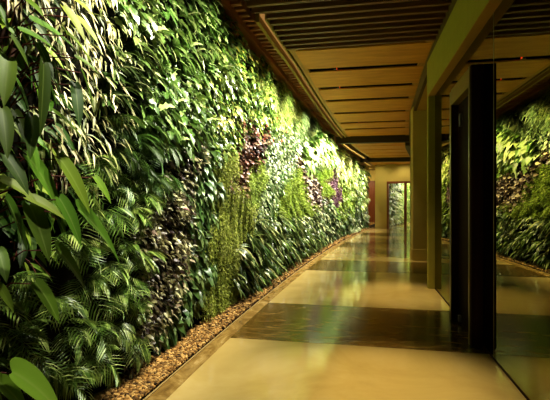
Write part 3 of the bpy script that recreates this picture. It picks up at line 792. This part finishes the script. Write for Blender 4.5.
# small mixed arrow leaves that fill the dark corner behind them
fill = [with_stems(B('arrow', L['phil'], 16, .14, .05, .22, .12, .3, .3, .7, 2.2), M['stemred'], 9, .25)() for _ in range(3)]
pts = []
for _ in range(900):
    s, h = rng.uniform(1.62, 2.5), rng.uniform(.9, 3.0)
    if kind_at([s], [h])[0] == 'phil' and all((s - a) ** 2 + (h - b) ** 2 > .06 for a, b in pts): pts.append((s, h))
for i, (s, h) in enumerate(pts):
    put('arrow_leaf_plant', fill[i % 3], s, h, 0, rng.uniform(-.3, .3), rng.uniform(.85, 1.1), 'shaded arrow-leaved plant on red stalks behind the large near-corner climbers', 'plant', 'shaded arrow-leaved plants in the near corner')

# lit planting seen through the glazed opening at the end
def beyond():
    n = 2600
    S = U(23.6, 30.6, n); Hh = U(.1, 3.2, n); tt = 1.53 + (S - 24.16) * .339
    P = np.stack([tt + .1 * U(0, 1, n) + .02, S, Hh], 1)
    D = np.stack([U(.2, .9, n), U(-.8, .4, n), U(-.9, .2, n)], 1); N = np.stack([np.full(n, .8), np.full(n, -.5), U(.2, .8, n)], 1)
    c = np.array([1.53, 24.2, .1])
    me = Leaves().add('ovate', P, D, N, U(.14, .26, n), .11, .3).mesh('far_foliage', L['far'], None, c)
    return tag(link('far_foliage', me, None, None, tuple(c)), 'brightly lit green planting seen through the framed opening in the end wall', 'foliage', None, 'stuff')
beyond()

# small scarlet blooms on the bright vines and silver plants
bl = Leaves()
for a in range(6):
    w = a * math.pi / 3
    bl.add('round', [(0, 0, 0)], [(.45, math.cos(w), math.sin(w))], [(1, 0, 0)], .035, .026, .1, .5)
blm = bl.mesh('petals', M['bloom'])
ctr = Solid().tube([(0, 0, 0), (.02, 0, 0)], .008, .005, 6)
cme = bpy.data.meshes.new('flower_centre'); cme.from_pydata(ctr.v, [], ctr.f); cme.update(); cme.materials.append(M['stemgreen'])
for s, h in ((6.75, 2.36), (7.3, 2.42), (7.55, 2.85), (8.3, 2.72), (6.9, 2.62), (7.9, 2.5)):
    o = empty('scarlet_flower', wall_pt(s, h, .22), theta(s)); tag(o, 'tiny scarlet flower among the bright leaves above the dark red plants', 'flower', 'tiny scarlet flowers high on the wall')
    link('petals', blm, None, o); link('flower_centre', cme, None, o)

# ------------------------------------------------------------------ gravel bed: pebbles nobody could count, one object
def gravel():
    ico_v = []
    g = (1 + 5 ** .5) / 2
    for a, b in ((1, g), (-1, g), (1, -g), (-1, -g)): ico_v += [(0, a, b), (a, b, 0), (b, 0, a)]
    ico_v = norm(np.array(ico_v, float))
    import itertools as it
    d = np.linalg.norm(ico_v[:, None] - ico_v[None], axis=2); e = d[d > .1].min() * 1.05
    F = []
    for i, j, k in it.combinations(range(12), 3):
        if d[i, j] < e and d[j, k] < e and d[i, k] < e:
            nrm = np.cross(ico_v[j] - ico_v[i], ico_v[k] - ico_v[i])
            F.append((i, j, k) if nrm @ ico_v[i] > 0 else (i, k, j))
    F = np.array(F)
    n = 17000
    S = 1 / U(1 / 22.8, 1 / 2.0, n); off = U(.065, .385, n)
    R = U(.007, .016, n) * np.clip(S / 9, 1, 1.8)
    P = np.stack([tb(S) + off, S, .006 + R * .5 + U(0, .022, n)], 1)
    sc = np.stack([U(.8, 1.5, n), U(.8, 1.5, n), U(.6, .9, n)], 1) * R[:, None]
    a = U(0, 6.3, n); c, s = np.cos(a), np.sin(a)
    v = ico_v[None] * (1 + rng.normal(0, .12, (n, 12, 1))) * sc[:, None]
    v = np.stack([v[..., 0] * c[:, None] - v[..., 1] * s[:, None], v[..., 0] * s[:, None] + v[..., 1] * c[:, None], v[..., 2]], -1) + P[:, None]
    f = (F[None] + (np.arange(n) * 12)[:, None, None]).reshape(-1, 3)
    dt = np.ones((n, 12, 4)); dt[:, :, 0] = U(0, 1, n)[:, None]
    c0 = np.array([tb(3), 3, 0])
    me = mesh_np('gravel', v.reshape(-1, 3) - c0, [f], True, dt.reshape(-1, 4)); me.materials.append(M['pebble'])
    tag(link('gravel', me, None, None, tuple(c0)), 'brown pebble gravel strip along the foot of the planted wall', 'gravel', None, 'stuff')
gravel()

# red indicator lamps in the ceiling slots
for s, t, lab in ((8.2, -.45, 'small red indicator lamp in the first ceiling slot'), (9.33, -.45, 'small red indicator lamp in the second ceiling slot'), (12.65, -.07, 'small red indicator lamp in the fifth ceiling slot')):
    o = empty('indicator_lamp', (t, s, zc(s) + .02)); tag(o, lab, 'indicator lamp')
    Solid().box(-.05, .004, -.045, .045, -.02, .05).build('lamp_housing', M['lampbody'], o)
    Solid().box(.004, .010, -.04, .04, -.018, .03).build('lamp_lens', M['red'], o)

# ------------------------------------------------------------------ light
for s, w in ((2.3, 30), (3.1, 46), (4.5, 40), (5.9, 46), (7.3, 60), (8.7, 70), (10.1, 70), (11.5, 66), (12.9, 60), (14.2, 60), (15.8, 50), (17.4, 50), (19, 50), (20.6, 50)):
    z = zc(s) - .06 if s < 14.7 else (Z2 if s < 20.2 else Z3) - .06
    spot((tb(s) + 1.3, s, z), (tb(s) + .0, s + .1, z - 1.7), w * 12, 86, .7, (1, .95, .82))
for s, t, w, z in ((3.37, .15, 95, 3.98), (6.64, .5, 80, 3.98), (10.3, .7, 40, None), (13.5, 1.0, 36, None), (16.85, 1.1, 20, Z2 + .06), (19.3, 1.4, 20, Z2 + .06)):
    spot((t, s, z if z else zc(s) + .06), (t, s + .02, 0), w * 9, 36, 1.0, (1, .84, .54), .02)
for s, t, w in ((20.95, .75, 50), (20.95, 1.9, 45)):  # added fill spots with no visible fitting, to brighten the end wall
    spot((t, s, Z3 - .03), (t + .2, s + 1.2, 1.5), w, 110, .9, (1, .88, .6), .05)
def area(loc, target, watt, sx, sy, col):
    d = bpy.data.lights.new('fill_light', 'AREA'); d.shape = 'RECTANGLE'; d.size = sx; d.size_y = sy; d.energy = watt; d.color = col
    o = bpy.data.objects.new('fill_light', d); COL.objects.link(o); o.location = loc
    o.rotation_euler = (Vector(target) - Vector(loc)).to_track_quat('-Z', 'Y').to_euler()
    return o
area((2.9, 26.5, 3.2), (1.9, 26.6, 1), 900, 1.0, 3.0, (1, .95, .8))  # added unseen fill light that brightens the planting beyond the opening
area((.3, 26.5, 3.25), (.35, 27.6, 0), 200, .8, 2.0, (1, .85, .5))  # added unseen fill light to lift the far wall and its brown door

w = bpy.data.worlds.new('World'); SC.world = w; w.use_nodes = True
w.node_tree.nodes['Background'].inputs[0].default_value = (1, .8, .4, 1); w.node_tree.nodes['Background'].inputs[1].default_value = .02

# ------------------------------------------------------------------ camera
cam = bpy.data.cameras.new('Camera'); cam.sensor_width = 36; cam.lens = 435 / 550 * 36; cam.clip_start = .05
co = bpy.data.objects.new('Camera', cam); COL.objects.link(co)
co.location = (0, 0, CAM_H); co.rotation_euler = (math.pi / 2, 0, YAW)
SC.camera = co
SC.view_settings.view_transform = 'Standard'; SC.view_settings.look = 'None'
SC.view_settings.exposure = 0.0; SC.view_settings.gamma = .86
SC.cycles.max_bounces = 7; SC.cycles.diffuse_bounces = 4; SC.cycles.glossy_bounces = 4; SC.cycles.transparent_max_bounces = 6
SC.cycles.caustics_reflective = False; SC.cycles.caustics_refractive = False; SC.cycles.sample_clamp_indirect = 4
SC.cycles.use_denoising = True
